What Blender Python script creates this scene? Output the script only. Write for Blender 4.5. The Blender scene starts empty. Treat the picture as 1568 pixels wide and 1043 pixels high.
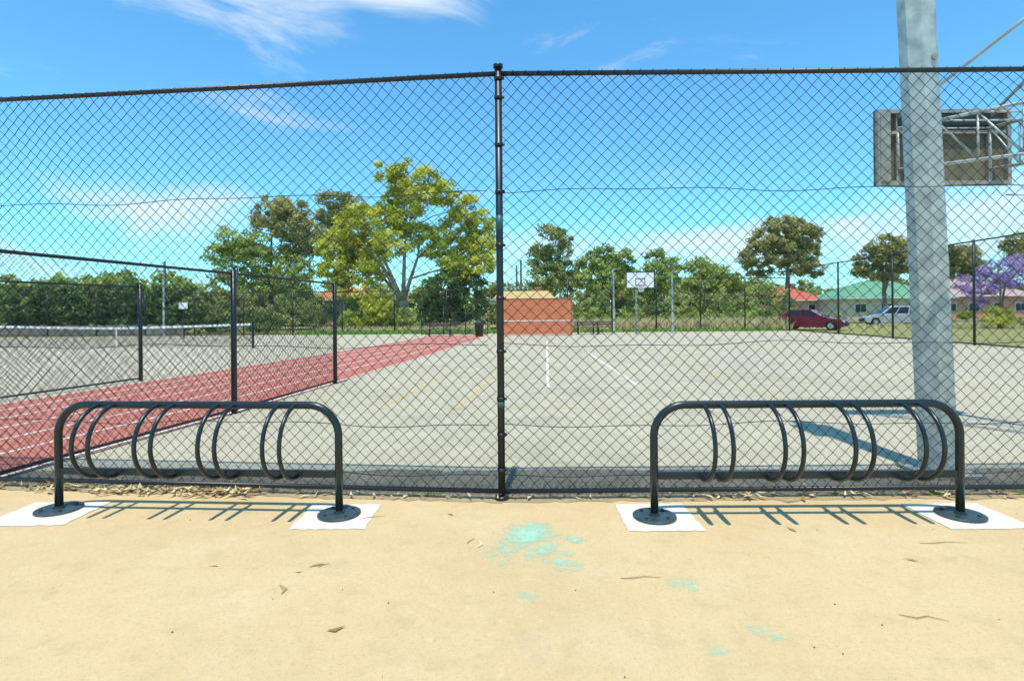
import bpy, math, random
import numpy as np
from mathutils import Vector, Matrix
random.seed(4); rng=np.random.default_rng(7)
scene=bpy.context.scene
scene.view_settings.view_transform='Standard'; scene.view_settings.look='None'; scene.view_settings.exposure=0

# ------------------------------------------------------------------ materials
def new_mat(name):
    m=bpy.data.materials.new(name); m.use_nodes=True
    nt=m.node_tree; b=nt.nodes['Principled BSDF']; return m,nt,b
def N(nt,t,**k):
    n=nt.nodes.new(t)
    for a,v in k.items():
        if a in n.inputs: n.inputs[a].default_value=v
        else: setattr(n,a,v)
    return n
def mat(name,col,rough=.6,metal=0,var=.15,scale=6,bump=0,bscale=80):
    m,nt,b=new_mat(name)
    tc=N(nt,'ShaderNodeTexCoord'); no=N(nt,'ShaderNodeTexNoise',Scale=scale,Detail=6.0)
    nt.links.new(tc.outputs['Object'],no.inputs['Vector'])
    r=N(nt,'ShaderNodeValToRGB'); r.color_ramp.elements[0].position=.3; r.color_ramp.elements[1].position=.7
    r.color_ramp.elements[0].color=tuple(c*(1-var) for c in col)+(1,)
    r.color_ramp.elements[1].color=tuple(min(1,c*(1+var)) for c in col)+(1,)
    nt.links.new(no.outputs['Fac'],r.inputs['Fac']); nt.links.new(r.outputs['Color'],b.inputs['Base Color'])
    b.inputs['Roughness'].default_value=rough; b.inputs['Metallic'].default_value=metal
    if bump:
        n2=N(nt,'ShaderNodeTexNoise',Scale=bscale,Detail=4.0); nt.links.new(tc.outputs['Object'],n2.inputs['Vector'])
        bp=N(nt,'ShaderNodeBump',Strength=bump,Distance=.01); nt.links.new(n2.outputs['Fac'],bp.inputs['Height'])
        nt.links.new(bp.outputs['Normal'],b.inputs['Normal'])
    return m
def ground_mat(name,base,layers,rough=.9,bump=.3,bscale=150):
    m,nt,b=new_mat(name); tc=N(nt,'ShaderNodeTexCoord')
    rgb=N(nt,'ShaderNodeRGB'); rgb.outputs[0].default_value=base+(1,); cur=rgb.outputs[0]
    for i,(sc,det,lo,hi,c,s) in enumerate(layers):
        mp=N(nt,'ShaderNodeMapping'); mp.inputs['Location'].default_value=(i*13.1,i*7.7,0)
        nt.links.new(tc.outputs['Object'],mp.inputs['Vector'])
        no=N(nt,'ShaderNodeTexNoise',Scale=sc,Detail=det,Roughness=.6); nt.links.new(mp.outputs[0],no.inputs['Vector'])
        mr=N(nt,'ShaderNodeMapRange'); mr.inputs[1].default_value=lo; mr.inputs[2].default_value=hi; mr.inputs[4].default_value=s
        nt.links.new(no.outputs['Fac'],mr.inputs[0])
        mx=N(nt,'ShaderNodeMix',data_type='RGBA'); nt.links.new(mr.outputs[0],mx.inputs[0])
        nt.links.new(cur,mx.inputs[6]); mx.inputs[7].default_value=c+(1,); cur=mx.outputs[2]
    nt.links.new(cur,b.inputs['Base Color']); b.inputs['Roughness'].default_value=rough
    b.inputs['Specular IOR Level'].default_value=.2
    n2=N(nt,'ShaderNodeTexNoise',Scale=bscale,Detail=5.0); nt.links.new(tc.outputs['Object'],n2.inputs['Vector'])
    bp=N(nt,'ShaderNodeBump',Strength=bump,Distance=.01); nt.links.new(n2.outputs['Fac'],bp.inputs['Height'])
    nt.links.new(bp.outputs['Normal'],b.inputs['Normal'])
    return m
def leaf_mat(name,dark,light,transl=.3):
    m,nt,b=new_mat(name); at=N(nt,'ShaderNodeAttribute',attribute_name='tint'); nt.nodes.remove(b)
    b=N(nt,'ShaderNodeBsdfDiffuse')
    r=N(nt,'ShaderNodeValToRGB'); r.color_ramp.elements[0].color=dark+(1,); r.color_ramp.elements[1].color=light+(1,)
    r.color_ramp.elements[0].position=.1; r.color_ramp.elements[1].position=.9
    nt.links.new(at.outputs['Fac'],r.inputs['Fac']); nt.links.new(r.outputs['Color'],b.inputs['Color'])
    tr=N(nt,'ShaderNodeBsdfTranslucent'); nt.links.new(r.outputs['Color'],tr.inputs['Color'])
    mx=N(nt,'ShaderNodeMixShader'); mx.inputs[0].default_value=transl
    nt.links.new(b.outputs[0],mx.inputs[1]); nt.links.new(tr.outputs[0],mx.inputs[2])
    nt.links.new(mx.outputs[0],nt.nodes['Material Output'].inputs['Surface'])
    return m
def worn_paint(name,col,thr=.42,scale=9,mx_=1.0):
    m,nt,b=new_mat(name); b.inputs['Base Color'].default_value=col+(1,); b.inputs['Roughness'].default_value=.8
    tc=N(nt,'ShaderNodeTexCoord'); no=N(nt,'ShaderNodeTexNoise',Scale=scale,Detail=8.0,Roughness=.7)
    nt.links.new(tc.outputs['Object'],no.inputs['Vector'])
    mr=N(nt,'ShaderNodeMapRange'); mr.inputs[1].default_value=thr-.06; mr.inputs[2].default_value=thr+.1; mr.inputs[4].default_value=mx_
    nt.links.new(no.outputs['Fac'],mr.inputs[0])
    tr=N(nt,'ShaderNodeBsdfTransparent'); mx=N(nt,'ShaderNodeMixShader')
    nt.links.new(mr.outputs[0],mx.inputs[0]); nt.links.new(tr.outputs[0],mx.inputs[1]); nt.links.new(b.outputs[0],mx.inputs[2])
    nt.links.new(mx.outputs[0],nt.nodes['Material Output'].inputs['Surface'])
    return m

M_black=mat('black_fence_coating',(.012,.014,.016),.4,.0,.3,20)
M_wire=mat('black_wire',(.012,.015,.017),.5,0,.2,20)
M_rack=mat('dark_green_metal_paint',(.014,.024,.026),.3,.2,.25,12)
M_galv=mat('galvanised_steel',(.46,.49,.45),.5,.3,.3,7,.15,60)
M_galv2=mat('weathered_steel',(.33,.32,.27),.6,.2,.2,12)
M_board_back=mat('weathered_board',(.15,.135,.085),.8,0,.35,5)
M_white=mat('white_paint',(.8,.8,.78),.6,0,.05,5)
M_orange=mat('orange_ring',(.6,.15,.03),.5)
M_conc=ground_mat('sandy_concrete',(.62,.455,.232),[(.5,4,.4,.7,(.53,.385,.19),.7),(1.6,6,.5,.75,(.66,.52,.31),.6),(6,8,.52,.72,(.47,.345,.175),.5),(14,6,.55,.7,(.69,.54,.32),.4),(45,3,.52,.7,(.42,.3,.15),.45),(2.2,9,.6,.68,(.47,.37,.23),.35),(160,2,.58,.72,(.78,.64,.42),.5),(240,2,.6,.7,(.27,.2,.11),.5)],.9,.45,260)
M_pad=mat('pale_concrete_pad',(.7,.65,.52),.9,0,.14,9,.3,120)
M_court=ground_mat('worn_asphalt_court',(.46,.41,.285),[(.25,5,.4,.62,(.37,.335,.235),.8),(1.7,7,.45,.66,(.52,.47,.34),.7),(40,3,.5,.66,(.27,.24,.17),.5),(5,9,.55,.7,(.32,.29,.2),.55),(90,2,.56,.7,(.68,.62,.48),.55),(.8,10,.56,.64,(.31,.28,.2),.35)],.9,.5,220)
M_strip=ground_mat('road_and_fence_shade_asphalt',(.17,.15,.105),[(2.5,6,.4,.65,(.27,.235,.165),.8),(60,3,.5,.65,(.08,.08,.055),.6),(110,2,.58,.7,(.45,.4,.28),.5)],.9,.6,200)  # dark colour stands for fence shade behind the mesh; the road reuses it
M_red=ground_mat('red_track_surface',(.46,.15,.105),[(.8,6,.4,.7,(.42,.175,.125),.7),(40,3,.5,.7,(.29,.1,.075),.55),(4,8,.55,.75,(.52,.29,.22),.5)],.9,.4,220)
M_grass=ground_mat('dry_grass_ground',(.27,.25,.09),[(.3,5,.4,.6,(.17,.21,.05),.8),(3,6,.45,.7,(.45,.39,.19),.7)],.95,.6,20)
M_dirt=ground_mat('dirt_strip',(.4,.3,.165),[(6,6,.4,.65,(.25,.185,.1),.7),(60,3,.5,.7,(.56,.44,.27),.7)],.95,1,90)
M_lw=worn_paint('worn_white_line',(.8,.77,.7),.40)
M_ly=worn_paint('worn_yellow_line',(.74,.56,.2),.44,9,.75)
M_bark=mat('bark',(.26,.2,.14),.9,0,.4,3)
M_barkp=mat('pale_gum_bark',(.42,.33,.23),.8,0,.4,2)
M_glass=mat('dark_window_glass',(.02,.025,.03),.1,0,.2,4)
M_rubber=mat('tyre_rubber',(.02,.02,.02),.8)

# ------------------------------------------------------------------ mesh builder
class MB:
    def __init__(s): s.v=[];s.f=[]
    def add(s,vs,fs):
        o=len(s.v); s.v+= [tuple(v) for v in vs]; s.f+=[tuple(i+o for i in f) for f in fs]
    def box(s,c,d,M=None):
        x,y,z=[k/2 for k in d]
        vs=[Vector((c[0]+a*x,c[1]+b*y,c[2]+e*z)) for a in(-1,1) for b in(-1,1) for e in(-1,1)]
        if M: vs=[M@v for v in vs]
        s.add(vs,[(0,1,3,2),(4,6,7,5),(0,4,5,1),(2,3,7,6),(0,2,6,4),(1,5,7,3)])
    def tube(s,pts,rad,n=8,cap=True):
        pts=[Vector(p) for p in pts]
        if not hasattr(rad,'__len__'): rad=[rad]*len(pts)
        rings=[]; ref=None
        for i,p in enumerate(pts):
            t=(pts[min(i+1,len(pts)-1)]-pts[max(i-1,0)]).normalized()
            if ref is None:
                ref=Vector((1,0,0)) if abs(t.x)<.8 else Vector((0,1,0))
            a=(ref-t*ref.dot(t)).normalized(); ref=a; b=t.cross(a)
            rings.append([p+(a*math.cos(2*math.pi*(k+.5)/n)+b*math.sin(2*math.pi*(k+.5)/n))*rad[i] for k in range(n)])
        vs=[v for r in rings for v in r]; fs=[]
        for i in range(len(pts)-1):
            for k in range(n):
                fs.append((i*n+k,i*n+(k+1)%n,(i+1)*n+(k+1)%n,(i+1)*n+k))
        if cap: fs.append(tuple(range(n))[::-1]); fs.append(tuple((len(pts)-1)*n+k for k in range(n)))
        s.add(vs,fs)
    def poly(s,pts): s.add(pts,[tuple(range(len(pts)))])
    def obj(s,name,m,parent=None,smooth=False,bevel=0):
        me=bpy.data.meshes.new(name); me.from_pydata(s.v,[],s.f); me.update()
        if smooth:
            for p in me.polygons: p.use_smooth=True
        o=bpy.data.objects.new(name,me); scene.collection.objects.link(o); me.materials.append(m)
        if parent: o.parent=parent
        if bevel:
            md=o.modifiers.new('b','BEVEL'); md.width=bevel; md.segments=2; md.limit_method='ANGLE'
        return o
def empty(name,loc=(0,0,0),rz=0):
    e=bpy.data.objects.new(name,None); scene.collection.objects.link(e); e.location=loc; e.rotation_euler=(0,0,rz); e.empty_display_size=.3
    return e
def sheet(name,pts,z,m):
    b=MB(); b.poly([(x,y,z) for x,y in pts]); return b.obj(name,m)

# ------------------------------------------------------------------ ground
sheet('ground',[(-400,-60),(400,-60),(400,900),(-400,900)],-.016,M_grass)
sheet('asphalt_court',[(-60,4.9),(19.6,4.9),(19.6,38.6),(-60,38.6)],-.008,M_court)
sheet('concrete_path',[(-30,-8),(30,-8),(30,4.62),(-.1,4.66),(-4.7,5.08),(-30,7.4)],0,M_conc)
def jag(p,q,n,a):
    p=Vector(p);q=Vector(q); return [tuple(p.lerp(q,i/n)+Vector((0,random.gauss(0,a)))) for i in range(n+1)]
sheet('asphalt_fence_shade',[(-5.1,5.15),(-.1,4.7),(20,4.7)]+jag((20,5.45),(3,5.5),60,.02)+jag((2.9,5.5),(-5,5.72),40,.02),-.004,M_strip)  # fence shadow painted as a darker band on the asphalt
sheet('dirt_verge',jag((-8,5.4),(-.1,4.62),90,.018)+jag((-.09,4.62),(8,4.6),90,.018)+[(8,4.76),(-.1,4.8),(-8,5.6)],.003,M_dirt)
redR=[(-5.05,5.2),(-4.93,6.2),(-4.46,8.83),(-4.0,12.4),(-3.0,20),(-1.95,31),(-1.5,36)]
redL=[(-5.2,36),(-5.7,31),(-7.2,21),(-8.7,12.8),(-9.6,8),(-10.1,5.6)]
sheet('red_running_track',redR+redL,-.004,M_red)
def line(b,p,q,w,z=0.0):
    p=Vector(p);q=Vector(q);d=(q-p).normalized();n=Vector((-d.y,d.x))*w/2
    b.poly([(p+n).to_3d()+Vector((0,0,z)),(p-n).to_3d()+Vector((0,0,z)),(q-n).to_3d()+Vector((0,0,z)),(q+n).to_3d()+Vector((0,0,z))])
w=MB()
Lr=redL[::-1]
def at(Y,side):
    for j in range(len(side)-1):
        if side[j][1]<=Y<=side[j+1][1]:
            u=(Y-side[j][1])/(side[j+1][1]-side[j][1]); return side[j][0]*(1-u)+side[j+1][0]*u
    return side[0][0] if Y<side[0][1] else side[-1][0]
for t in (.0,.2,.36,.52,.68,.84,1):
    for i in range(len(redR)-1):
        y0,y1=redR[i][1],redR[i+1][1]; o=(-.06 if t==0 else .06 if t==1 else 0)
        line(w,(at(y0,redR)*(1-t)+at(y0,Lr)*t+o,y0),(at(y1,redR)*(1-t)+at(y1,Lr)*t+o,y1),.05)
w.obj('track_lane_lines',M_lw)
w=MB()
line(w,(1.75,28),(.73,11.5),.06,-.002); line(w,(.70,11.5),(2.65,11.65),.05,-.0035); line(w,(2.62,11.68),(2.9,24.3),.06,-.002)
line(w,(-1.6,26.6),(18,26.0),.07,-.0035); line(w,(-1.3,34.3),(19,34),.1,-.0035); line(w,(3.2,20),(13.5,19.6),.05,-.0035)
line(w,(13.4,11),(14.5,34),.05,-.0015); line(w,(6.5,13.2),(12.5,13),.04,-.003)
line(w,(-30,20),(-8.5,19),.06,-.0035);line(w,(-30,27),(-7.5,27),.06,-.0035);line(w,(-16,12),(-13,36),.06,-.002);line(w,(-24,14),(-19,36),.06,-.002)
w.obj('white_court_lines',M_lw)
w=MB()
line(w,(-2.2,9.2),(-1.04,20.1),.065,-.002); line(w,(-.94,9.15),(-.35,14.5),.065,-.002); line(w,(-2.2,9.15),(2.3,9.05),.05,-.0035)
line(w,(4.73,9.67),(4.87,15.6),.06,-.002); line(w,(-.6,23),(16,22.6),.06,-.003); line(w,(9,8.5),(10.6,30),.06,-.001); line(w,(-2.6,12.3),(.6,12.2),.05,-.0032)
c=Vector((7.6,15.6)); pr=None
for i in range(25):
    a=math.pi*.5+i/24*math.pi; p=c+Vector((math.cos(a)*2.9,math.sin(a)*4.4))
    if pr: line(w,pr,p,.06,-.0012)
    pr=p
w.obj('yellow_court_lines',M_ly)

for i,(x0,x1,y0,y1) in enumerate([(-4.06,-3.42,4.2,4.72),(-1.66,-1.1,4.08,4.6),(.83,1.38,3.99,4.55),(3.14,3.75,3.98,4.5)]):
    b=MB(); P=[]
    for (p,q) in (((x0,y0),(x1,y0)),((x1,y0),(x1,y1)),((x1,y1),(x0,y1)),((x0,y1),(x0,y0))):
        for k in range(14): v=Vector(p).lerp(Vector(q),k/14); P.append((v.x+random.gauss(0,.004),v.y+random.gauss(0,.004),.004))
    b.poly(P); b.obj('concrete_pad',M_pad)
m,nt,b_=new_mat('teal_paint'); b_.inputs['Base Color'].default_value=(.37,.66,.48,1); b_.inputs['Roughness'].default_value=.8
tc=N(nt,'ShaderNodeTexCoord'); no=N(nt,'ShaderNodeTexNoise',Scale=9.0,Detail=10.0,Roughness=.78); nt.links.new(tc.outputs['Object'],no.inputs['Vector'])
acc=None
for (cx,cy,r,s) in [(.1,3.96,.34,1.0),(.16,4.08,.2,.9),(-.04,3.72,.4,.58),(.2,3.68,.4,.62),(.42,3.86,.14,.75),(.33,3.5,.22,.6),(.97,3.22,.19,.66),(.07,3.1,.14,.6),(.96,2.6,.1,.62),(1.25,2.75,.2,.5)]:
    d=N(nt,'ShaderNodeVectorMath',operation='DISTANCE'); d.inputs[1].default_value=(cx,cy,.003); nt.links.new(tc.outputs['Object'],d.inputs[0])
    mr=N(nt,'ShaderNodeMapRange'); mr.inputs[1].default_value=0; mr.inputs[2].default_value=r; mr.inputs[3].default_value=s; mr.inputs[4].default_value=0
    nt.links.new(d.outputs['Value'],mr.inputs[0])
    if acc is None: acc=mr.outputs[0]
    else:
        mx=N(nt,'ShaderNodeMath',operation='MAXIMUM'); nt.links.new(acc,mx.inputs[0]); nt.links.new(mr.outputs[0],mx.inputs[1]); acc=mx.outputs[0]
ad=N(nt,'ShaderNodeMath',operation='MULTIPLY_ADD'); ad.inputs[1].default_value=.45; nt.links.new(acc,ad.inputs[0]); nt.links.new(no.outputs['Fac'],ad.inputs[2])
mr=N(nt,'ShaderNodeMapRange'); mr.inputs[1].default_value=.65; mr.inputs[2].default_value=.86; mr.inputs[4].default_value=.78; nt.links.new(ad.outputs[0],mr.inputs[0])
ms=N(nt,'ShaderNodeMixShader'); tr=N(nt,'ShaderNodeBsdfTransparent'); nt.links.new(mr.outputs[0],ms.inputs[0]); nt.links.new(tr.outputs[0],ms.inputs[1]); nt.links.new(b_.outputs[0],ms.inputs[2])
nt.links.new(ms.outputs[0],nt.nodes['Material Output'].inputs['Surface'])
sheet('paint_splatter',[(-.5,2.3),(1.6,2.3),(1.6,4.35),(-.5,4.35)],.003,m)

# ------------------------------------------------------------------ chain link
def chainlink(name,p0,p1,z0,z1,cw,ch,r,parent,wob=.012,mat_=None):
    p0=Vector(p0);p1=Vector(p1);L=(p1-p0).length;d=(p1-p0)/L;n=Vector((-d.y,d.x))
    cu=bpy.data.curves.new(name,'CURVE'); cu.dimensions='3D'; cu.bevel_depth=r; cu.bevel_resolution=0; cu.use_fill_caps=False
    nc=int(L/(cw/2)); nr=int((z1-z0)/(ch/2))
    ph=random.random()*10
    for i in range(nc):
        sp=cu.splines.new('POLY'); sp.points.add(nr)
        co=[]
        for k in range(nr+1):
            col=i if (i+k)%2==0 else i+1
            u=min(col*cw/2,L); z=z0+k*(z1-z0)/nr
            wz=wob*(math.sin(u*2.1+z*1.3+ph)+.6*math.sin(u*5.3+z*3.1+ph*2)); wx=wob*(math.sin(z*2.7+u*1.1+ph)+.5*math.sin(z*6.1+u*2.3))
            e=min(1,(z1-z)/.15,(z-z0)/.1+.2); z+=wz*e; u+=wx*.6*e
            off=(.5 if col%2 else -.5)*r*1.6 + wob*.9*math.sin(u*1.7+z*1.9+ph)
            q=p0+d*u+n*off; co+= [q.x,q.y,z,1]
        sp.points.foreach_set('co',co)
    o=bpy.data.objects.new(name,cu); scene.collection.objects.link(o); cu.materials.append(mat_ or M_wire); o.parent=parent
    return o
def wavy(b,p0,p1,z,r,amp=.012,step=.12):
    p0=Vector(p0);p1=Vector(p1);L=(p1-p0).length;pts=[];ph=random.random()*9
    for i in range(int(L/step)+1):
        q=p0.lerp(p1,i*step/L); pts.append((q.x,q.y,z+amp*(math.sin(i*step*2.4+ph)+.7*math.sin(i*step*5.1+ph))))
    b.tube(pts,r,4)

A=(-.1,4.70);Bl=(-8.2,5.53);Br=(8.5,4.70)
F=empty('chain_link_fence')
H=3.6
chainlink('wire_mesh',Bl,A,.06,H-.01,.108,.104,.0036,F,.018); chainlink('wire_mesh_b',A,Br,.06,H-.01,.108,.104,.0036,F,.018)
b=MB()
b.tube([(A[0],A[1],-.05),(A[0],A[1],H+.05)],.031,12)
b.tube([(A[0],A[1],H+.05),(A[0],A[1],H+.075),(A[0],A[1],H+.085)],[.042,.042,.02],12)
b.tube([(A[0],A[1],0),(A[0],A[1],.03)],.06,12)
for z in (.25,.55,.85,1.25,1.7,2.15,2.6,3.0,3.4,3.56):
    b.tube([(A[0],A[1],z-.014),(A[0],A[1],z+.014)],.036,12); b.box((A[0]+.04,A[1],z),(.02,.02,.02))
for P,Q in ((Bl,A),(A,Br)):
    b.tube([(P[0],P[1],H),(Q[0],Q[1],H)],.021,10); b.tube([(P[0],P[1]-.0,.07),(Q[0],Q[1],.07)],.021,10)
for P in ((-4.95-1.2,5.32),(5.25,4.7),(-8.2,5.53)):
    b.tube([(P[0],P[1],-.05),(P[0],P[1],H+.05)],.031,12)
b.obj('posts_and_rails',M_black,F,True)
b=MB()
for P,Q in ((Bl,A),(A,Br)):
    for z in (2.61,1.3,.62,.2): wavy(b,P,Q,z,.0036,.014)
    L=(Vector(Q)-Vector(P)).length
    for i in range(int(L/.108)):
        q=Vector(P).lerp(Vector(Q),i*.108/L); dx=(Vector(Q)-Vector(P)).normalized()*.02
        b.tube([(q.x-dx.x,q.y-.025,H-.03),(q.x,q.y-.024,H+.005),(q.x+dx.x,q.y,H+.028)],.0035,4)
b.obj('tension_wires',M_wire,F)
b=MB(); b.tube([(A[0],A[1]-.0,.78),(A[0],A[1],.83)],.033,12); b.tube([(A[0],A[1],2.28),(A[0],A[1],2.4)],.0318,12); b.obj('scuffed_paint_marks',mat('teal_scuff',(.03,.1,.1),.5),F,True)

_mm={}
def mesh_mat(op):
    if op in _mm: return _mm[op]
    m,nt,b=new_mat('distant_wire_mesh'); nt.nodes.remove(b); b=N(nt,'ShaderNodeBsdfDiffuse'); b.inputs['Color'].default_value=(.02,.025,.025,1)
    tc=N(nt,'ShaderNodeTexCoord'); sx=N(nt,'ShaderNodeSeparateXYZ'); nt.links.new(tc.outputs['Object'],sx.inputs[0])
    h=N(nt,'ShaderNodeMath',operation='ADD'); nt.links.new(sx.outputs[0],h.inputs[0]); nt.links.new(sx.outputs[1],h.inputs[1])
    res=[]
    for op_ in ('ADD','SUBTRACT'):
        a=N(nt,'ShaderNodeMath',operation=op_); nt.links.new(h.outputs[0],a.inputs[0]); nt.links.new(sx.outputs[2],a.inputs[1])
        s=N(nt,'ShaderNodeMath',operation='MULTIPLY'); s.inputs[1].default_value=10; nt.links.new(a.outputs[0],s.inputs[0])
        f=N(nt,'ShaderNodeMath',operation='FRACT'); nt.links.new(s.outputs[0],f.inputs[0])
        l=N(nt,'ShaderNodeMath',operation='LESS_THAN'); l.inputs[1].default_value=op/2; nt.links.new(f.outputs[0],l.inputs[0]); res.append(l)
    mx=N(nt,'ShaderNodeMath',operation='MAXIMUM'); nt.links.new(res[0].outputs[0],mx.inputs[0]); nt.links.new(res[1].outputs[0],mx.inputs[1])
    ms=N(nt,'ShaderNodeMixShader'); tr=N(nt,'ShaderNodeBsdfTransparent')
    nt.links.new(mx.outputs[0],ms.inputs[0]); nt.links.new(tr.outputs[0],ms.inputs[1]); nt.links.new(b.outputs[0],ms.inputs[2])
    nt.links.new(ms.outputs[0],nt.nodes['Material Output'].inputs['Surface']); _mm[op]=m
    return m
def fence(name,pts,H,cw=.1,r=.0028,geo=True,post=.032,every=None,rail=.02,op=.22):
    E=empty(name); b=MB()
    for i in range(len(pts)-1):
        P=Vector(pts[i]);Q=Vector(pts[i+1]);L=(Q-P).length
        n=1 if not every else max(1,round(L/every))
        for k in range(n+(1 if i==len(pts)-2 else 0)):
            q=P.lerp(Q,k/n); b.tube([(q.x,q.y,-.05),(q.x,q.y,H+.06)],post,8)
        b.tube([(P.x,P.y,H),(Q.x,Q.y,H)],rail,6); b.tube([(P.x,P.y,.06),(Q.x,Q.y,.06)],rail,6)
        if geo: chainlink('wire_mesh',P,Q,.06,H,cw,cw,r,E,.008)
        else:
            w=MB(); w.poly([(P.x,P.y,.06),(Q.x,Q.y,.06),(Q.x,Q.y,H),(P.x,P.y,H)]); w.obj('wire_mesh',mesh_mat(op),E)
    b.obj('posts_and_rails',M_black,E,True)
    return E
fence('side_fence',[(-5.02,5.25),(-4.43,8.83),(-3.96,12.4)],2.22,post=.045,r=.0034)
fence('side_fence',[(-10.4,5.8),(-9.7,9.5),(-8.84,13.2)],2.22,post=.045,r=.0034)
fence('court_boundary_fence',[(18.3,8),(18.9,22.7),(19.2,28),(19.4,33),(19.5,39)],4.25,geo=False,post=.05,every=5.2,rail=.03,op=.14)
fence('court_boundary_fence',[(19.5,39.05),(3.9,39.0)],3.7,geo=False,post=.045,every=3.4,rail=.025,op=.08)
fence('court_boundary_fence',[(-.9,39),(-12,39.2),(-40,39.5)],3.0,geo=False,post=.045,every=3.4,rail=.025,op=.08)
fence('low_court_fence',[(-1.6,36.4),(-6,36.8)],1.5,geo=False,post=.03,every=1.5,rail=.02,op=.1)

# ------------------------------------------------------------------ bike racks
M_plate=mat('base_plate_paint',(.04,.065,.07),.45,.2,.3,20)
def rack(p0,p1):
    p0=Vector(p0);p1=Vector(p1);L=(p1-p0).length
    E=empty('bike_rack',(p0.x,p0.y,.003),math.atan2(p1.y-p0.y,p1.x-p0.x))
    Ht=.86;R=.24;b=MB()
    pts=[(0,0,0),(0,0,Ht-R)]
    for i in range(1,13):
        a=i/12*math.pi/2; pts.append((R-R*math.cos(a),0,Ht-R+R*math.sin(a)))
    for i in range(0,13):
        a=i/12*math.pi/2; pts.append((L-R+R*math.sin(a),0,Ht-R+R*math.cos(a)))
    pts.append((L,0,0))
    b.tube(pts,.03,16); b.obj('frame_tube',M_rack,E,True)
    b=MB(); b.box((L/2,0,.32),(L-.05,.035,.055)); b.obj('lower_rail',M_rack,E,bevel=.006)
    b=MB()
    for i in range(4):
        for s in (0,.13):
            x=.37+.5*i+s; pts=[]
            for k in range(25):
                a=math.pi*k/24; rr=.285
                pts.append((x,-.0-rr*1.0*math.sin(a),.575+rr*math.cos(a)))
            b.tube([(x,.02,.86)]+pts+[(x,.06,.288)],.0165,12)
    b.obj('wheel_hoops',M_rack,E,True)
    b=MB()
    for x in (0,L):
        b.tube([(x,0,.001),(x,0,.016),(x,0,.02)],[.165,.165,.158],36)
        b.tube([(x,0,.016),(x,0,.035)],.042,20)
        for k in range(4):
            a=math.pi/4+k*math.pi/2; b.tube([(x+.115*math.cos(a),.115*math.sin(a),.018),(x+.115*math.cos(a),.115*math.sin(a),.034)],.013,6)
    b.obj('base_plates',M_plate,E)
rack((-3.71,4.53),(-1.374,4.37)); rack((1.08,4.26),(3.41,4.24))

# ------------------------------------------------------------------ light pole & near hoop
E=empty('light_pole',(4.12,5.38,0)); b=MB()
b.tube([(0,0,0),(-.36,0,9)],[.165,.15],8); b.obj('octagonal_shaft',M_galv,E)
b=MB(); b.box((0,0,.012),(.5,.5,.025)); 
for sx in(-1,1):
    for sy in(-1,1): b.tube([(sx*.2,sy*.2,.02),(sx*.2,sy*.2,.07)],.015,6)
b.tube([(-.12,-.155,3.95),(-.12,-.165,3.95)],.03,12)
b.obj('base_plate',M_galv2,E)
b=MB(); b.box((-.36,-.5,9.0),(.5,.7,.1)); b.box((-.36,-.1,9.0),(.1,.3,.08)); b.obj('lamp_head',M_galv2,E,bevel=.02)

E=empty('basketball_hoop'); 
bx,by,bz=5.83,7.5,3.74; wv,hv=1.8,1.02
b=MB(); b.box((bx,by+.03,bz),(wv,.03,hv)); b.obj('backboard',M_board_back,E)
b=MB()
for s in(-1,1):
    b.box((bx+s*(wv/2-.03),by-.02,bz),(.05,.06,hv-.004)); b.box((bx,by-.021,bz+s*(hv/2-.03)),(wv-.12,.055,.05))
    b.box((bx+s*.62,by-.015,bz),(.045,.045,hv-.11))
b.box((bx,by-.018,bz+.2),(wv-.13,.04,.04)); b.box((bx-.8,by-.055,bz-.0),(.13,.012,hv-.1))
b.obj('backboard_frame',M_galv2,E)
b=MB(); b.box((bx+.05,by-.05,bz+.36),(1.35,.01,.15)); b.obj('dark_panel',M_black,E)
b=MB(); px,py=6.9,5.5
b.tube([(px,py,0),(px,py,5.9)],.08,12)
for s in(-1,1):
    for z0,z1 in ((bz+.25,3.95),(bz-.3,3.3)):
        b.tube([(bx+s*.62,by-.04,z0),(px+s*.12,py,z1)],.022,8)
    b.tube([(bx+s*.62,by-.04,bz+.4),(px+s*.08,py,5.75)],.022,8)
    P0=Vector((bx+s*.62,by-.04,bz+.25));P1=Vector((px+s*.12,py,3.95));Q0=Vector((bx+s*.62,by-.04,bz-.3));Q1=Vector((px+s*.12,py,3.3))
    for i in range(6):
        a=P0.lerp(P1,i/6);c=Q0.lerp(Q1,(i+1)/6); d=Q0.lerp(Q1,i/6)
        b.tube([a,c],.013,6); b.tube([a,d],.013,6)
for i in range(6):
    a=Vector((bx-.62,by-.04,bz+.25)).lerp(Vector((px-.12,py,3.95)),i/6); c=Vector((bx+.62,by-.04,bz+.25)).lerp(Vector((px+.12,py,3.95)),i/6)
    b.tube([a,c],.013,6)
b.obj('support_truss',M_galv,E,True)
b=MB(); pts=[(bx+.225*math.cos(a),by+.3+.225*math.sin(a),bz-.35) for a in [k*math.pi/12 for k in range(25)]]; b.tube(pts,.01,6); b.box((bx,by+.06,bz-.35),(.1,.05,.08)); b.obj('ring',M_orange,E)

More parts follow.
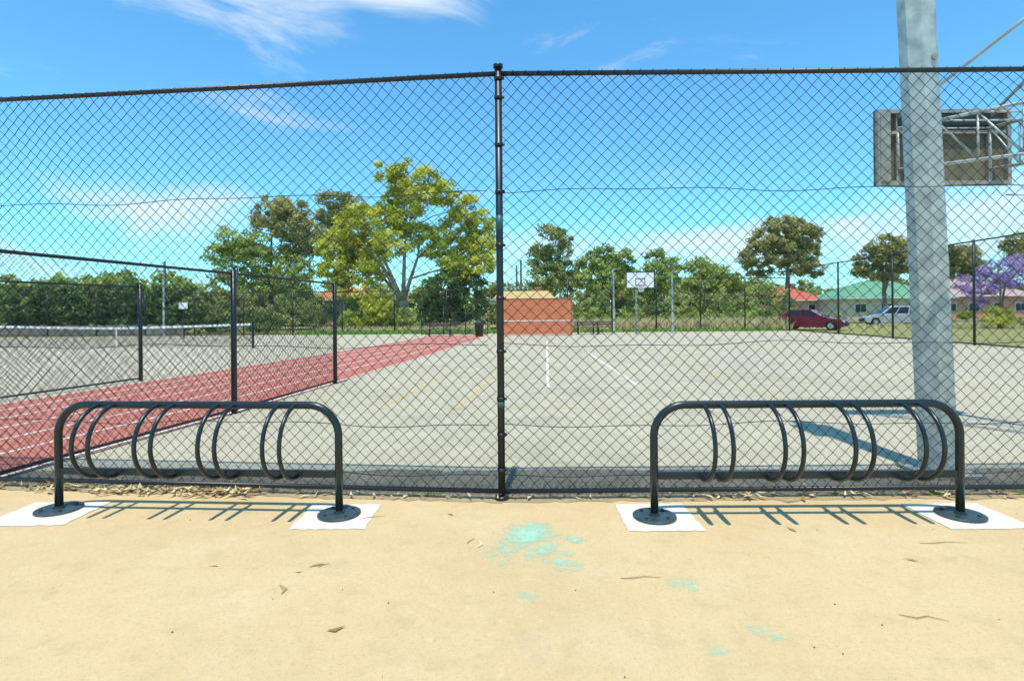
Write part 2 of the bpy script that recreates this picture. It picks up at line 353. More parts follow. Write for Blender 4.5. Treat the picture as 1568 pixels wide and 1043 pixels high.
def far_hoop(x,y):
    E=empty('basketball_hoop',(x,y,0)); b=MB()
    b.tube([(0,1.2,0),(0,1.2,2.9),(0,.9,3.3),(0,.06,3.4)],.07,10); b.tube([(0,1.2,2.4),(0,.06,3.1)],.035,8); b.obj('support_post',M_galv,E,True)
    b=MB(); b.box((0,0,3.42),(1.8,.04,1.05)); b.obj('backboard',M_white,E)
    b=MB()
    for s in(-1,1):
        b.box((s*.88,-.024,3.42),(.05,.01,1.05)); b.box((0,-.024,3.42+s*.505),(1.7,.01,.05)); b.box((s*.29,-.024,3.3),(.04,.01,.45))
        b.box((0,-.024,3.3+s*.205),(.53,.01,.04))
    b.obj('board_markings',M_black,E)
    b=MB(); b.tube([(.225*math.cos(a),-.3+.225*math.sin(a),3.05) for a in [k*math.pi/12 for k in range(25)]],.012,6); b.box((0,-.05,3.05),(.12,.06,.1)); b.obj('ring',M_orange,E)
    b=MB()
    for k in range(12):
        a=k*math.pi/6; b.tube([(.22*math.cos(a),-.3+.22*math.sin(a),3.04),(.12*math.cos(a+.5),-.3+.12*math.sin(a+.5),2.65)],.006,4)
        b.tube([(.22*math.cos(a),-.3+.22*math.sin(a),3.04),(.12*math.cos(a-.5),-.3+.12*math.sin(a-.5),2.65)],.006,4)
    b.obj('net',M_white,E)
far_hoop(8.1,35)
for x,y,h in ((6.6,36,4.2),(10.4,36,4.0),(-22.9,36.5,4.4)):  # court light posts, unlit head on a short arm
    E=empty('light_post',(x,y,0)); b=MB(); b.tube([(0,0,0),(0,0,h)],[.07,.055],10); b.tube([(0,0,h-.1),(0,-.4,h-.05)],.03,8); b.box((0,-.45,h-.04),(.22,.3,.08)); b.tube([(0,0,0),(0,0,.03)],.16,10); b.obj('post',M_galv,E)
for x,y,h,ar in ((1.0,60,7.0,0),(.55,62,6.6,0),(49.5,52,12,1),(-35,56,6.8,0),(-24,66,8,0)):
    E=empty('utility_pole',(x,y,0)); b=MB(); b.tube([(0,0,0),(0,0,h)],[.17,.11],8)
    if ar or y==66: b.box((0,0,h-.4),(1.6,.1,.1))
    b.obj('pole',M_bark,E)
    if ar: 
        b=MB(); b.tube([(0,0,h-.6),(-1.2,0,h-.1),(-2.4,0,h-.0)],.05,8); b.box((-2.7,0,h-.02),(.7,.25,.12)); b.obj('lamp_arm',M_galv2,E)

# ------------------------------------------------------------------ brick practice wall
m,nt,b_=new_mat('orange_brick'); tc=N(nt,'ShaderNodeTexCoord'); mp=N(nt,'ShaderNodeMapping'); mp.inputs['Rotation'].default_value=(math.radians(90),0,0)
nt.links.new(tc.outputs['Object'],mp.inputs['Vector']); br=N(nt,'ShaderNodeTexBrick',Scale=1.0); br.inputs['Brick Width'].default_value=.24; br.inputs['Row Height'].default_value=.086; br.inputs['Mortar Size'].default_value=.008
br.inputs['Color1'].default_value=(.75,.19,.06,1); br.inputs['Color2'].default_value=(.6,.14,.05,1); br.inputs['Mortar'].default_value=(.45,.28,.18,1)
nt.links.new(mp.outputs[0],br.inputs['Vector']); nt.links.new(br.outputs['Color'],b_.inputs['Base Color']); b_.inputs['Roughness'].default_value=.9
E=empty('brick_practice_wall',(1.55,34.9,0)); b=MB(); b.box((0,0,1.14),(4.3,.23,2.28)); b.obj('wall',m,E)
b=MB(); b.box((0,0,2.305),(4.36,.27,.045)); 
for s in(-1,1): b.box((s*2.19,0,1.14),(.07,.26,2.28))
b.obj('coping',mat('brick_coping',(.4,.14,.07),.9),E)
b=MB(); b.box((0,-.12,.92),(4.1,.012,.05)); b.box((-.0,-.12,.05),(4.1,.012,.03)); b.obj('white_line',M_white,E)

# ------------------------------------------------------------------ houses
def house(name,x,y,wx,wy,eave,ridge,roofc,wallc,rz=0,hip=1.0):
    E=empty(name,(x,y,0),rz); b=MB(); b.box((0,0,eave/2),(wx,wy,eave)); b.obj('walls',mat('wall',wallc,.9,0,.06,3),E)
    o=.5;X=wx/2+o;Y=wy/2+o;hx=max(.05,X-hip*Y)
    v=[(-X,-Y,eave),(X,-Y,eave),(X,Y,eave),(-X,Y,eave),(-hx,0,ridge),(hx,0,ridge)]
    b=MB(); b.add(v,[(0,1,5,4),(1,2,5),(2,3,4,5),(3,0,4),(3,2,1,0)])
    m=mat('roof_'+name,roofc,.8,0,.18,4,.4,30); b.obj('roof',m,E)
    b=MB(); b.box((0,-Y-.04,eave-.02),(2*X,.1,.12)); b.box((X+.04,0,eave-.02),(.1,2*Y,.12)); b.box((-X-.04,0,eave-.02),(.1,2*Y,.12)); b.obj('gutter',M_white,E)
    g=MB();fr=MB();n=max(2,int(wx/2.8))
    for i in range(n):
        cx=-wx/2+(i+.5)*wx/n
        if i==n//2:
            fr.box((cx,-wy/2-.03,1.02),(1.0,.06,2.04)); g.box((cx,-wy/2-.065,1.02),(.84,.03,1.9))
        else:
            fr.box((cx,-wy/2-.03,1.45),(1.5,.06,1.1)); g.box((cx-.34,-wy/2-.065,1.45),(.62,.03,.96)); g.box((cx+.34,-wy/2-.065,1.45),(.62,.03,.96))
    fr.obj('window_frames',M_white,E); g.obj('windows',M_glass,E)
    b=MB(); b.box((wx*.25,wy*.15,ridge-.2),(.6,.6,1.2)); b.obj('chimney',mat('chimney_brick',(.35,.16,.1),.9),E)
house('green_roof_house',48.5,74,13.0,9,2.7,5.0,(.14,.34,.2),(.7,.6,.45))
house('red_roof_house',39.3,80,7,8,2.6,4.7,(.55,.12,.07),(.6,.42,.28))
house('brick_house',61,76,12,9,2.9,5.6,(.45,.32,.28),(.6,.3,.2))
house('tan_shed',1.1,50,5.0,4,2.2,3.3,(.5,.36,.15),(.55,.4,.22),0,0.3)
house('orange_roof_house',-21.5,72,9,8,3.0,5.0,(.55,.22,.08),(.6,.45,.3))
b=MB(); b.box((-33,41.5,.35),(17,.2,.7)); 
for i in range(9): b.box((-41+i*2,41.5,.38),(.3,.26,.8))
b.obj('low_rendered_wall',mat('rendered_wall',(.3,.28,.23),.9))
b=MB(); b.box((44,60,-.002),(60,5,.01)); b.obj('road',M_strip)

# ------------------------------------------------------------------ cars
def car(name,x,y,rz,col,wagon=False):
    E=empty(name,(x,y,0),rz); paint=mat(name+'_paint',col,.25,.3,.05,2); L=4.3 if not wagon else 4.7; h=1.45 if not wagon else 1.66; W=.86
    l=L/2
    prof=[(-l,.35),(-l+.02,.62),(-l+.12,.88),(-l+.3,.95),(l-1.35,.93),(l-.35,.76),(l-.05,.62),(l,.4),(l-.08,.24)]
    def arch(cx): return [(cx+.36*math.cos(a),.3+.36*math.sin(a)) for a in [k*math.pi/8 for k in range(9)]]
    prof+= [(l-.42,.2)]+[p for p in arch(l-.82) if p[1]>=.2]+[(l-1.22,.2),(-l+1.2,.2)]+[p for p in arch(-l+.8) if p[1]>=.2]+[(-l+.4,.2),(-l+.06,.24)]
    n=len(prof); v=[(a,-W,z) for a,z in prof]+[(a,W,z) for a,z in prof]
    f=[tuple(range(n)),tuple(range(2*n-1,n-1,-1))]+[(i,i+n,(i+1)%n+n,(i+1)%n) for i in range(n)]
    b=MB(); b.add(v,f); b.obj('body',paint,E,bevel=.03)
    rb=-l+.12 if wagon else -l+.2; rt=-l+.35 if wagon else -l+.75
    base=[(rb,.93),(l-1.2,.93)]; top=[(rt,h),(l-2.1,h)]
    bw,tw=.8,.6
    v=[(base[0][0],-bw,.93),(base[1][0],-bw,.93),(base[1][0],bw,.93),(base[0][0],bw,.93),(top[0][0],-tw,h),(top[1][0],-tw,h),(top[1][0],tw,h),(top[0][0],tw,h)]
    b=MB(); b.add(v,[(0,1,5,4),(1,2,6,5),(2,3,7,6),(3,0,4,7),(4,5,6,7)]); b.obj('cabin',paint,E,bevel=.04)
    g=MB(); V=[Vector(p) for p in v]
    def panel(q,u0,u1,v0,v1,off):
        a,bb,c,d=[V[i] for i in q]; nn=(bb-a).cross(d-a).normalized()*off
        P=lambda u,w:(a.lerp(bb,u)).lerp(d.lerp(c,u),w)+nn
        g.poly([P(u0,v0),P(u1,v0),P(u1,v1),P(u0,v1)])
    segs=((.06,.35),(.38,.65),(.68,.93)) if wagon else ((.1,.48),(.52,.92))
    for u0,u1 in segs: panel((0,1,5,4),u0,u1,.12,.86,.012); panel((2,3,7,6),1-u1,1-u0,.12,.86,.012)
    panel((1,2,6,5),.06,.94,.08,.92,.012); panel((3,0,4,7),.08,.92,.12,.88,.012); g.obj('windows',M_glass,E)
    b=MB();hb=MB()
    for cx in (l-.82,-l+.8):
        for s in(-1,1):
            b.tube([(cx,s*(W-.2),.31),(cx,s*(W+.005),.31)],.31,20); hb.tube([(cx,s*(W-.1),.31),(cx,s*(W+.02),.31)],.19,12)
    b.obj('tyres',M_rubber,E); hb.obj('hubcaps',M_galv,E)
    b=MB()
    for s in(-1,1): b.box((l-.13,s*.62,.62),(.2,.36,.14))
    b.obj('headlights',M_white,E)
    b=MB()
    for s in(-1,1): b.box((-l+.08,s*.68,.8),(.14,.22,.2))
    b.obj('tail_lights',mat('tail_light',(.5,.02,.02),.3),E)
    b=MB(); b.box((l+.0,0,.42),(.06,1.2,.16)); b.box((l-.03,0,.6),(.04,.7,.08)); 
    for s in(-1,1): b.box((l-1.35,s*.93,.97),(.12,.16,.1))
    b.obj('grille_and_mirrors',M_rubber,E)
car('red_hatchback_car',21.6,39.9,math.radians(-42),(.2,.01,.035))
car('silver_wagon_car',33.5,49,math.radians(166),(.5,.52,.54),True)

E=empty('rubbish_bin',(-2.05,34.5,0)); b=MB(); b.tube([(0,0,0),(0,0,.75),(0,0,.8),(0,0,.95)],[.24,.28,.3,.18],14); b.obj('bin_body',mat('bin_green',(.02,.04,.025),.6),E,True)
def bench(x,y,rz):
    E=empty('park_bench',(x,y,0),rz); b=MB()
    for k in range(4): b.box((0,-.18+k*.12,.45),(1.7,.1,.035))
    for k in range(2): b.box((0,.28+k*.02,.62+k*.14),(1.7,.03,.1))
    b.obj('slats',mat('bench_timber',(.16,.12,.08),.8),E); b=MB()
    for s in(-.65,.65): b.box((s,-.12,.215),(.06,.06,.43)); b.box((s,.22,.4),(.06,.06,.8)); b.box((s,.05,.415),(.055,.28,.03))
    b.obj('legs',M_black,E)
bench(-4.6,35.2,0); bench(4.9,35.8,0); bench(6.0,36.5,0)
E=empty('tennis_net',(-18.1,25.4,0),math.radians(-3)); b=MB()
for s in(-1,1): b.tube([(s*6.4,0,0),(s*6.4,0,1.2)],.055,8)
b.obj('posts',M_black,E); b=MB(); hb=MB(); n=24
zs=lambda x:.93+.14*(abs(x)/6.35)**1.3
for i in range(n):
    x0=-6.35+12.7*i/n;x1=-6.35+12.7*(i+1)/n
    b.poly([(x0,0,.05),(x1,0,.05),(x1,0,zs(x1)-.04),(x0,0,zs(x0)-.04)])
    for yy in (-.012,.012): hb.poly([(x0,yy,zs(x0)-.06),(x1,yy,zs(x1)-.06),(x1,yy,zs(x1)+.04),(x0,yy,zs(x0)+.04)])
    hb.poly([(x0,-.012,zs(x0)+.04),(x1,-.012,zs(x1)+.04),(x1,.012,zs(x1)+.04),(x0,.012,zs(x0)+.04)])
hb.box((0,-.02,.45),(.05,.01,.9))
b.obj('mesh',mesh_mat(.3),E); hb.obj('headband',M_white,E)
E=empty('court_sign',(-20.4,34.5,0)); b=MB(); b.tube([(0,0,0),(0,0,2.3)],.04,8); b.obj('post',M_black,E); b=MB(); b.box((0,-.05,2.05),(.55,.03,.4)); b.obj('panel',M_white,E,bevel=.01)

# ------------------------------------------------------------------ vegetation
def leafobj(name,C,size,m,parent,tint,asp=.5,flat=0):
    n=len(C); a=rng.normal(size=(n,3)); a[:,2]*=(1-flat); a/=np.linalg.norm(a,axis=1)[:,None]
    t=rng.normal(size=(n,3)); bvec=np.cross(a,t); bvec/=np.linalg.norm(bvec,axis=1)[:,None]
    s=size*rng.uniform(.6,1.3,size=(n,1))
    V=np.stack([C-a*s*.5, C+bvec*s*asp*.5, C+a*s*.5, C-bvec*s*asp*.5],axis=1).reshape(-1,3)
    me=bpy.data.meshes.new(name); me.vertices.add(4*n); me.vertices.foreach_set('co',V.ravel().astype(np.float32))
    me.loops.add(4*n); me.loops.foreach_set('vertex_index',np.arange(4*n,dtype=np.int32))
    me.polygons.add(n); me.polygons.foreach_set('loop_start',np.arange(0,4*n,4,dtype=np.int32))
    me.update(calc_edges=True)
    at=me.attributes.new('tint','FLOAT','POINT'); at.data.foreach_set('value',np.repeat(np.clip(tint,0,1),4).astype(np.float32))
    o=bpy.data.objects.new(name,me); scene.collection.objects.link(o); me.materials.append(m)
    if parent: o.parent=parent
    return o
def clumps(lobes,dens,nleaf,rs):
    Cs=[];T=[]
    for (x,y,z,rx,ry,rz) in lobes:
        n=max(4,int(dens*(rx*ry*rz)**(2/3)))
        for _ in range(n):
            d=rng.normal(size=3); d/=np.linalg.norm(d); q=rng.uniform(.35,1.0)**.6
            c=np.array([x,y,z])+d*np.array([rx,ry,rz])*q
            r=rs*rng.uniform(.6,1.35); k=int(nleaf*rng.uniform(.6,1.3))
            g=rng.normal(size=(k,3)); g/=np.linalg.norm(g,axis=1)[:,None]; g*= (rng.uniform(0,1,size=(k,1))**.5)*r; g[:,2]*=.7
            Cs.append(c+g); T.append(np.clip(rng.normal(.5,.24)+rng.normal(0,.16,size=k),0,1))
    return np.concatenate(Cs),np.concatenate(T)
def tree(name,x,y,lobes,m,bark,tr=.3,dens=10,nleaf=60,rs=.65,size=.26,fork=2.0):
    E=empty(name,(x,y,0)); C,T=clumps(lobes,dens,nleaf,rs); leafobj('foliage',C,size,m,E,T)
    b=MB(); base=Vector((0,0,0)); fk=Vector((random.uniform(-.3,.3),0,fork))
    b.tube([base,base.lerp(fk,.5)+Vector((.08,0,0)),fk],[tr*1.25,tr,tr*.9],10)
    mains=[l for l in lobes if l[2]>fork+.8]; mains=sorted(mains,key=lambda l:-l[3])[:max(3,len(mains)//4)]
    tips=[]
    for (lx,ly,lz,*_) in mains:
        t=Vector((lx,ly,lz)); j=Vector((random.uniform(-.4,.4),random.uniform(-.4,.4),random.uniform(.1,.6)))
        P=[fk-Vector((0,0,.15)),fk.lerp(t,.3)+j*.5,fk.lerp(t,.6)+j,t]
        b.tube(P,[tr*.6,tr*.42,tr*.28,tr*.13],8); tips+=[(P[1],tr*.3),(P[2],tr*.24)]
    for (lx,ly,lz,rx,ry,rz) in lobes:
        t=Vector((lx,ly,lz))
        if lz<fork+.2: continue
        s,r0=min(tips,key=lambda k:(k[0]-t).length if k[0].z<t.z+.6 else 99)
        mid=s.lerp(t,.5)+Vector((random.uniform(-.3,.3),random.uniform(-.3,.3),random.uniform(0,.3)))
        b.tube([s,mid,t],[r0*.8,r0*.55,r0*.25],6)
        for _ in range(5):
            d=Vector((random.gauss(0,1),random.gauss(0,1),random.gauss(.3,1))).normalized(); e=t+Vector((d.x*rx,d.y*ry,d.z*rz))*.85
            s2=mid.lerp(t,random.uniform(.3,1)); b.tube([s2,s2.lerp(e,.5)+Vector((0,0,.15)),e],[.05,.035,.015],5)
    b.obj('trunk_and_limbs',bark,E,True)
    return E
def L3(l,dy=.8): return [(x,random.uniform(-1,1)*dy,z,r1,r1*.95,r2) for x,z,r1,r2 in l]
YG=leaf_mat('yellow_green_leaves',(.26,.31,.04),(.84,.82,.15),.38)
OL=leaf_mat('olive_leaves',(.2,.25,.08),(.6,.63,.25),.36)
OB=leaf_mat('olive_brown_leaves',(.22,.23,.08),(.66,.6,.25),.36)
DG=leaf_mat('dark_green_leaves',(.06,.1,.035),(.25,.35,.12),.25)
MG=leaf_mat('mid_green_leaves',(.2,.26,.06),(.6,.68,.2),.36)
PU=leaf_mat('purple_blossom',(.3,.2,.45),(.62,.48,.82),.3)
tree('gum_tree',-8.7,45,L3([(-.9,12.6,1.2,1.0),(.5,12.3,1.3,1.0),(-.2,11.2,1.6,1.1),(2.3,11.8,1.3,1.0),(3.2,10.8,1.3,1),(1.8,10.3,1.5,1),(-1.7,10.4,1.2,.9),(-3.6,9.1,1.7,1.1),(-4.7,8.1,1.7,1.2),(-5.9,6.9,1.3,1.3),(-3.2,7.4,1.8,1.2),(-1.5,8.7,1.5,1.2),(.4,9.1,1.6,1.2),(1.2,7.6,1.7,1.2),(-.9,6.7,1.5,1.1),(4.8,9.8,1.3,1.1),(6.0,8.7,1.3,1.2),(4.3,8.2,1.6,1.2),(6.4,7.2,1.3,1.2),(5.0,6.4,1.6,1.3),(3.2,6.2,1.5,1.2),(-3.8,5.7,1.8,1.3),(-5.6,5.2,1.3,1.3),(6.4,5.3,1.2,1.1),(-5.0,3.8,1.4,1.2),(-2.6,4.6,1.3,1.0),(4.4,4.8,1.3,1.0)],1.8),YG,M_barkp,.34,15,76,.53,.25,2.4)
tree('gum_tree',-18.5,60,L3([(-.5,13.6,1.8,1.1),(1.6,12.8,1.5,1.1),(-1.6,12.2,1.5,1.1),(.2,11.8,1.8,1.2),(-1.2,10.4,1.6,1.4),(1,10,2,1.5),(-.5,8.5,2,1.6),(2,7.5,1.8,1.6)]),OB,M_bark,.3,13,60,.65,.3,3)
tree('gum_tree',-21.5,50,L3([(.6,11.0,1.6,1.0),(1.9,10.6,1.5,1.0),(-.4,9.8,1.4,1.0),(2.8,9.4,1.4,1.1),(1.2,9.2,1.8,1.2),(3.3,7.8,1.6,1.3),(1.8,7.6,1.6,1.2)]),OB,M_bark,.26,15,64,.55,.27,3)
tree('gum_tree',-22.3,49,L3([(-2.6,7.9,1.4,1.2),(-3.4,6.6,1.2,1.2),(-1.4,7.0,1.5,1.2),(-.3,7.8,1.4,1.1),(.4,6.3,1.8,1.3),(2.0,6.0,1.7,1.4),(3.6,5.2,1.4,1.4),(-2.6,5.1,1.5,1.3),(-.6,4.6,1.6,1.2),(1.4,4.2,1.7,1.3),(3.6,3.4,1.5,1.3)]),MG,M_bark,.2,14,62,.55,.26,2)
tree('dark_evergreen_tree',-4.3,43,L3([(0,4.4,1.3,1.0),(-1.1,3.3,1.4,1.2),(1.0,3.5,1.3,1.2),(.2,2.0,1.8,1.2),(-1.8,1.8,1.2,1.1)]),DG,M_bark,.2,20,80,.5,.24,1)
tree('gum_tree',4.1,55,L3([(-.3,9.2,1.2,.8),(.9,8.4,1.2,.9),(-1.1,7.7,1.3,1.0),(.5,7.0,1.6,1.1),(-.9,6.1,1.6,1.1),(.9,5.5,1.7,1.1),(-.7,4.5,2.0,1.2),(1.5,4.2,1.7,1.2)]),OL,M_bark,.2,17,65,.52,.27,2.5)
tree('gum_tree',9.3,54,L3([(-.3,7.1,1.4,.8),(1.4,6.5,1.4,.9),(-1.5,5.9,1.6,1.0),(.4,5.4,1.8,1.1),(2.2,4.7,1.6,1.1),(-1.9,4.3,1.8,1.1),(.2,3.8,2.1,1.1)]),MG,M_bark,.2,16,65,.55,.27,1.8)
tree('gum_tree',15.3,56,L3([(-.7,6.8,1.1,.8),(.9,6.0,1.4,.9),(-.9,5.3,1.6,1.0),(.9,4.5,1.8,1.0),(-1.2,3.8,1.8,1.0)]),MG,M_bark,.18,16,65,.52,.27,1.8)
tree('gum_tree',19.6,57,L3([(-.6,5.9,1.5,.8),(1.2,5.4,1.5,.9),(.2,4.4,2.2,1.1),(2.6,4.3,1.6,1.1),(3.6,3.4,1.8,1.1)]),MG,M_bark,.18,16,65,.52,.27,1.5)
tree('gum_tree',12.4,59,L3([(-.6,5.2,1.5,.9),(1.0,4.7,1.5,.9),(.2,3.8,2.0,1.0)]),OL,M_bark,.16,15,65,.52,.27,1.5)
tree('dense_round_tree',24.4,50,L3([(-.4,9.0,1.5,.9),(1.0,8.8,1.3,.8),(-1.8,7.8,1.5,1.1),(1.6,7.9,1.6,1.1),(0,7.4,1.9,1.1),(2.7,6.6,1.1,1.0),(-2.6,6.3,1.2,1.0),(0,6.3,2.0,1.0),(-1.9,5.3,1.4,.9),(1.2,5.4,1.8,.9),(2.6,5.0,1.0,.7)]),OB,M_bark,.22,22,75,.42,.23,3)
tree('dense_round_tree',37,55,L3([(-.4,7.7,1.6,1.0),(1.4,7.5,1.5,1.0),(-1.6,6.5,1.5,1.1),(.4,6.2,1.9,1.1),(2.2,6.0,1.5,1.1),(-1.9,5.2,1.3,.9),(.6,4.9,1.5,.8)]),OB,M_bark,.22,20,68,.45,.25,3)
tree('dense_round_tree',47,60,L3([(-2.4,7.4,1.6,1.0),(0,7.2,1.8,1.0),(2.2,7.0,1.7,1.2),(-1.3,5.9,1.9,1.2),(1.3,5.7,1.9,1.2),(3.2,5.6,1.4,1.1)]),OB,M_bark,.22,19,65,.5,.28,2.6)
tree('dense_round_tree',51.6,55,L3([(-.8,7.6,1.5,1.2),(1,8.3,1.7,1.2),(0,6.4,2,1.3),(-1.6,5.8,1.3,1)]),OB,M_bark,.22,17,65,.5,.28,2.6)
tree('jacaranda_tree',35.2,40,L3([(-.6,4.2,1.3,.7),(1.1,4.5,1.2,.7),(-2,3.4,1.1,.7),(.4,3.3,1.5,.8),(2.2,3.6,1.1,.8),(-1.2,2.5,1.2,.7)],.6),PU,M_bark,.16,18,60,.4,.16,1.2)
def mass(name,lobes,m,dens=12,nleaf=55,rs=.5,size=.26):
    C,T=clumps(lobes,dens,nleaf,rs); k=C[:,2]>.02; return leafobj(name,C[k],size,m,None,T[k])
mass('clipped_hedge',[(-39+i*1.25,43.5+random.uniform(-.3,.3),2.0+.25*math.sin(i),1.3,1.2,1.9) for i in range(12)],DG,18,70,.45,.24)
lob=[]
for i in range(46):
    x=-66+i*2.1+random.uniform(-.6,.6); h=random.uniform(1.6,2.7); lob.append((x,64+random.uniform(-2,2),h*.95,2.2,1.8,h))
mass('distant_tree_line',lob,OL,10,60,.75,.38)
lob=[]
for i in range(34):
    x=-70+i*1.35+random.uniform(-.6,.6); h=random.uniform(2.3,3.2)*(1.0 if i<24 else .75); lob.append((x,68+random.uniform(-2,2),h*1.0+.6,2.4,1.8,h))
mass('distant_tree_line',lob,MG,9,60,.75,.4)
lob=[]
for i in range(34):
    x=28+i*2.6+random.uniform(-.8,.8); h=random.uniform(2.4,3.6); lob.append((x,95+random.uniform(-3,3),h*.95,2.9,2.2,h))
mass('distant_tree_line',lob,OL,9,55,.9,.5)
def shrubs(name,x0,x1,y,h0,h1,n,m,size=.2):
    l=[]
    for _ in range(n):
        h=random.uniform(h0,h1); l.append((random.uniform(x0,x1),y+random.uniform(-1,1),h*.5,random.uniform(.6,1.1),.8,h*.5))
    mass(name,l,m,18,50,.35,size)
shrubs('shrub_row',-14,-6,43,.9,2.2,12,MG); shrubs('shrub_row',-27,-14,45,1.2,3.0,14,OL); shrubs('shrub_row',-26,-18,42,1.5,2.6,7,DG)
shrubs('shrub_row',5,20,44,1.0,2.1,20,MG); shrubs('shrub_row',4.5,24,48,2.4,3.9,20,OL); shrubs('shrub_row',33.5,44,39,.8,1.9,12,YG); shrubs('shrub_row',36,56,68,.6,1.3,12,MG,.3)
shrubs('shrub_row',6,22,46,1.4,2.8,9,DG)
shrubs('yellow_green_shrub',-11.6,-9.8,42.2,2.2,3.6,5,YG)
def blades(name,x0,x1,y0,y1,n,h,m,wd=.03):
    b=MB()
    for _ in range(n):
        x=random.uniform(x0,x1);y=random.uniform(y0,y1);hh=h*random.uniform(.5,1.2);a=random.uniform(0,3.14);c,s=math.cos(a)*wd,math.sin(a)*wd
        b.poly([(x-c,y-s,-.01),(x+c,y+s,-.01),(x+random.gauss(0,.3)*hh,y+random.gauss(0,.2)*hh,hh)])
    return b.obj(name,m)
M_dry=mat('dry_grass_blades',(.7,.58,.28),.9,0,.3,2); M_gr=mat('green_grass_blades',(.2,.36,.06),.9,0,.3,2)
blades('dry_grass',3,20,39.4,42.5,7000,.9,M_dry,.05); blades('dry_grass',-14,-2,39.4,42,2500,.5,M_dry,.05)
blades('green_grass',-15,3,38.7,39.6,3500,.3,M_gr,.05); blades('green_grass',23,45,42,46,3000,.25,M_dry,.05)
blades('green_grass',4,19,38.6,39.2,2000,.25,M_gr,.05)

M_lit=leaf_mat('dry_fallen_leaves',(.33,.2,.085),(.82,.7,.4),.15)
def litter(name,pts,size=.06,zm=.03):
    b=MB(); T=[]
    for x,y in pts:
        a=random.uniform(0,6.28); l=size*random.uniform(.6,1.8); w_=l*random.uniform(.08,.16); z=random.uniform(.005,zm); zz=random.uniform(0,zm)
        c,s=math.cos(a),math.sin(a); be=random.uniform(-.25,.25)*l
        P=lambda u,v,h:(x+u*c-v*s,y+u*s+v*c,z+h)
        b.add([P(-l/2,0,zz*.4),P(-l*.1,-w_+be,.002),P(l/2,0,zz),P(-l*.1,w_+be,.003)],[(0,1,2,3)])
        T+= [random.random()]*4
    o=b.obj(name,M_lit); at=o.data.attributes.new('tint','FLOAT','POINT'); at.data.foreach_set('value',T)
P=[]
def fy(x): return 4.7-.1024*(x+.1) if x<-.1 else 4.7
for _ in range(15):
    cx=random.triangular(-4.7,-1.4,-2.7)
    for _ in range(random.randint(12,36)): x=random.gauss(cx,.17); P.append((x,fy(x)+random.triangular(-.2,.16,-.04)))
for _ in range(7):
    cx=random.uniform(1.5,4.4)
    for _ in range(random.randint(8,22)): x=random.gauss(cx,.15); P.append((x,fy(x)+random.triangular(-.14,.2,.0)))
for _ in range(150):
    x=random.uniform(-5,5); P.append((x,fy(x)+random.gauss(0,.05)))
litter('fallen_leaves',P,.08,.045)
P=[(-1.25,3.5),(-1.33,3.42),(-1.35,3.2),(-1.9,3.5),(2.5,3.5),(-.25,3.8),(3.2,2.9),(-.9,2.8),(2.0,4.0),(-.5,4.35)]
litter('scattered_leaf',P,.075,.006)
lob=[]
for x in (-4.2,-3.3,-1.9,-.7,.9,2.75,3.6,4.3):
    lob.append((x,fy(x)+.03,.03,.05,.03,.04))
C,T=clumps(lob,8,10,.03); leafobj('weeds',C,.045,MG,None,T,.3)
b=MB()
for x,y,l,a in ((2.9,3.75,.32,.0),(.75,3.3,.24,.02),(2.1,2.85,.22,-.3),(-.3,3.85,.1,1.1),(-1.1,4.3,.2,.4),(-1.2,3.5,.08,.8)):
    b.tube([(x-l/2*math.cos(a),y-l/2*math.sin(a),.004),(x-l*.2*math.cos(a),y-.008,.008),(x+l*.1,y+.012,.007),(x+l/2*math.cos(a),y+l/2*math.sin(a),.004)],[.0015,.0025,.002,.001],5)
b.obj('twigs',mat('twig',(.25,.14,.07),.9))
b=MB()
for _ in range(50):
    x=random.uniform(-4.5,4.5);y=random.uniform(1.4,4.4);r=random.uniform(.002,.005); b.tube([(x,y,0),(x,y,r),(x,y,r*1.5)],[r,r*.9,r*.3],6)
b.obj('gravel_bits',mat('gravel',(.16,.12,.08),.9))

# ------------------------------------------------------------------ sky, sun
el=math.radians(75); az=(.12,1.0)
wd=bpy.data.worlds.new('World'); scene.world=wd; wd.use_nodes=True; nt=wd.node_tree; bg=nt.nodes['Background']
sk=N(nt,'ShaderNodeTexSky',sky_type='NISHITA'); sk.sun_disc=False; sk.sun_elevation=el; sk.sun_rotation=math.radians(187); sk.air_density=1.0; sk.dust_density=.3; sk.ozone_density=2.0
tint=N(nt,'ShaderNodeMix',data_type='RGBA',blend_type='MULTIPLY'); tint.inputs[0].default_value=1; tint.inputs[7].default_value=(.74,1.52,1.75,1); nt.links.new(sk.outputs[0],tint.inputs[6])
tc=N(nt,'ShaderNodeTexCoord'); mp=N(nt,'ShaderNodeMapping'); mp.inputs['Scale'].default_value=(1.0,1.2,3.2); mp.inputs['Rotation'].default_value=(0,math.radians(8),0); nt.links.new(tc.outputs['Generated'],mp.inputs[0])
no=N(nt,'ShaderNodeTexNoise',Scale=3.6,Detail=10.0,Roughness=.64,Distortion=.6); nt.links.new(mp.outputs[0],no.inputs['Vector'])
acc=None
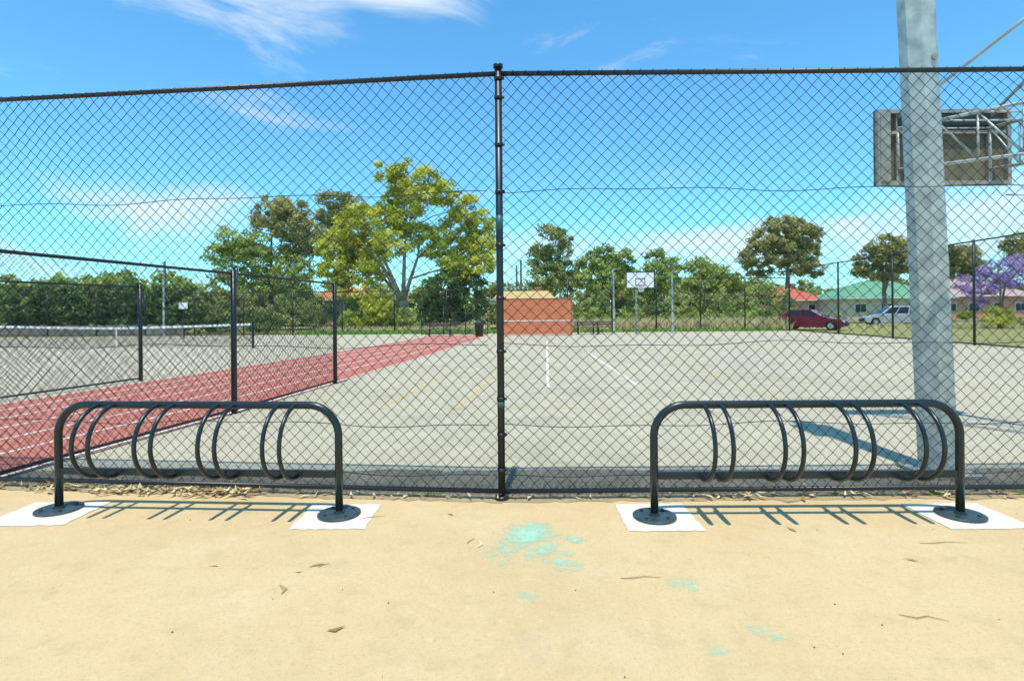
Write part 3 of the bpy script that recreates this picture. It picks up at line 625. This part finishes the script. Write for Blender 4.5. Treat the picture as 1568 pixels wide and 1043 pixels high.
for d,sc,s in [((-.46,1,.58),(3.0,2.6,9),1.0),((-.2,1,.57),(4.2,3,13),1.05),((-.66,1,.17),(3.0,3,7),1.1),((-.85,1,.1),(3,3,9),1.0),((.1,1,.1),(2.6,3,11),.95),((.55,1,.12),(1.4,1.5,10),1.05),((.85,1,.17),(2.0,2.2,10),1.1),((-.45,1,.36),(3.6,3.5,7),.55),((.3,1,.5),(3,2,9),.35)]:
    v=Vector(d).normalized(); a=N(nt,'ShaderNodeVectorMath',operation='SUBTRACT'); a.inputs[1].default_value=v; nt.links.new(tc.outputs['Generated'],a.inputs[0])
    m_=N(nt,'ShaderNodeVectorMath',operation='MULTIPLY'); m_.inputs[1].default_value=sc; nt.links.new(a.outputs[0],m_.inputs[0])
    l=N(nt,'ShaderNodeVectorMath',operation='LENGTH'); nt.links.new(m_.outputs[0],l.inputs[0])
    mr=N(nt,'ShaderNodeMapRange',interpolation_type='SMOOTHSTEP'); mr.inputs[2].default_value=1; mr.inputs[3].default_value=s; mr.inputs[4].default_value=0; nt.links.new(l.outputs['Value'],mr.inputs[0])
    if acc is None: acc=mr.outputs[0]
    else:
        x=N(nt,'ShaderNodeMath',operation='MAXIMUM'); nt.links.new(acc,x.inputs[0]); nt.links.new(mr.outputs[0],x.inputs[1]); acc=x.outputs[0]
ad=N(nt,'ShaderNodeMath',operation='MULTIPLY_ADD'); ad.inputs[1].default_value=.3; nt.links.new(acc,ad.inputs[0]); nt.links.new(no.outputs['Fac'],ad.inputs[2])
mr=N(nt,'ShaderNodeMapRange',interpolation_type='SMOOTHSTEP'); mr.inputs[1].default_value=.6; mr.inputs[2].default_value=1.0; mr.inputs[4].default_value=.85; nt.links.new(ad.outputs[0],mr.inputs[0])
mx=N(nt,'ShaderNodeMix',data_type='RGBA'); nt.links.new(mr.outputs[0],mx.inputs[0]); nt.links.new(tint.outputs[2],mx.inputs[6]); mx.inputs[7].default_value=(6.4,7.0,7.4,1)
nt.links.new(mx.outputs[2],bg.inputs['Color']); bg.inputs['Strength'].default_value=.142
sd=bpy.data.lights.new('sun','SUN'); sd.energy=4.7; sd.angle=math.radians(.5); sd.color=(1,.94,.83)
so=bpy.data.objects.new('sun',sd); scene.collection.objects.link(so)
k=math.cos(el)/math.hypot(*az); so.rotation_euler=Vector((az[0]*k,az[1]*k,-math.sin(el))).to_track_quat('-Z','Y').to_euler(); so.location=(0,-5,20)

cam=bpy.data.cameras.new('camera'); co=bpy.data.objects.new('camera',cam); scene.collection.objects.link(co)
cam.sensor_width=36; cam.lens=36*850/1568; cam.shift_y=-46.5/1568; cam.clip_end=2000; cam.clip_start=.05
co.location=(0,0,1.6); co.rotation_euler=(math.radians(90),math.radians(.5),0); scene.camera=co
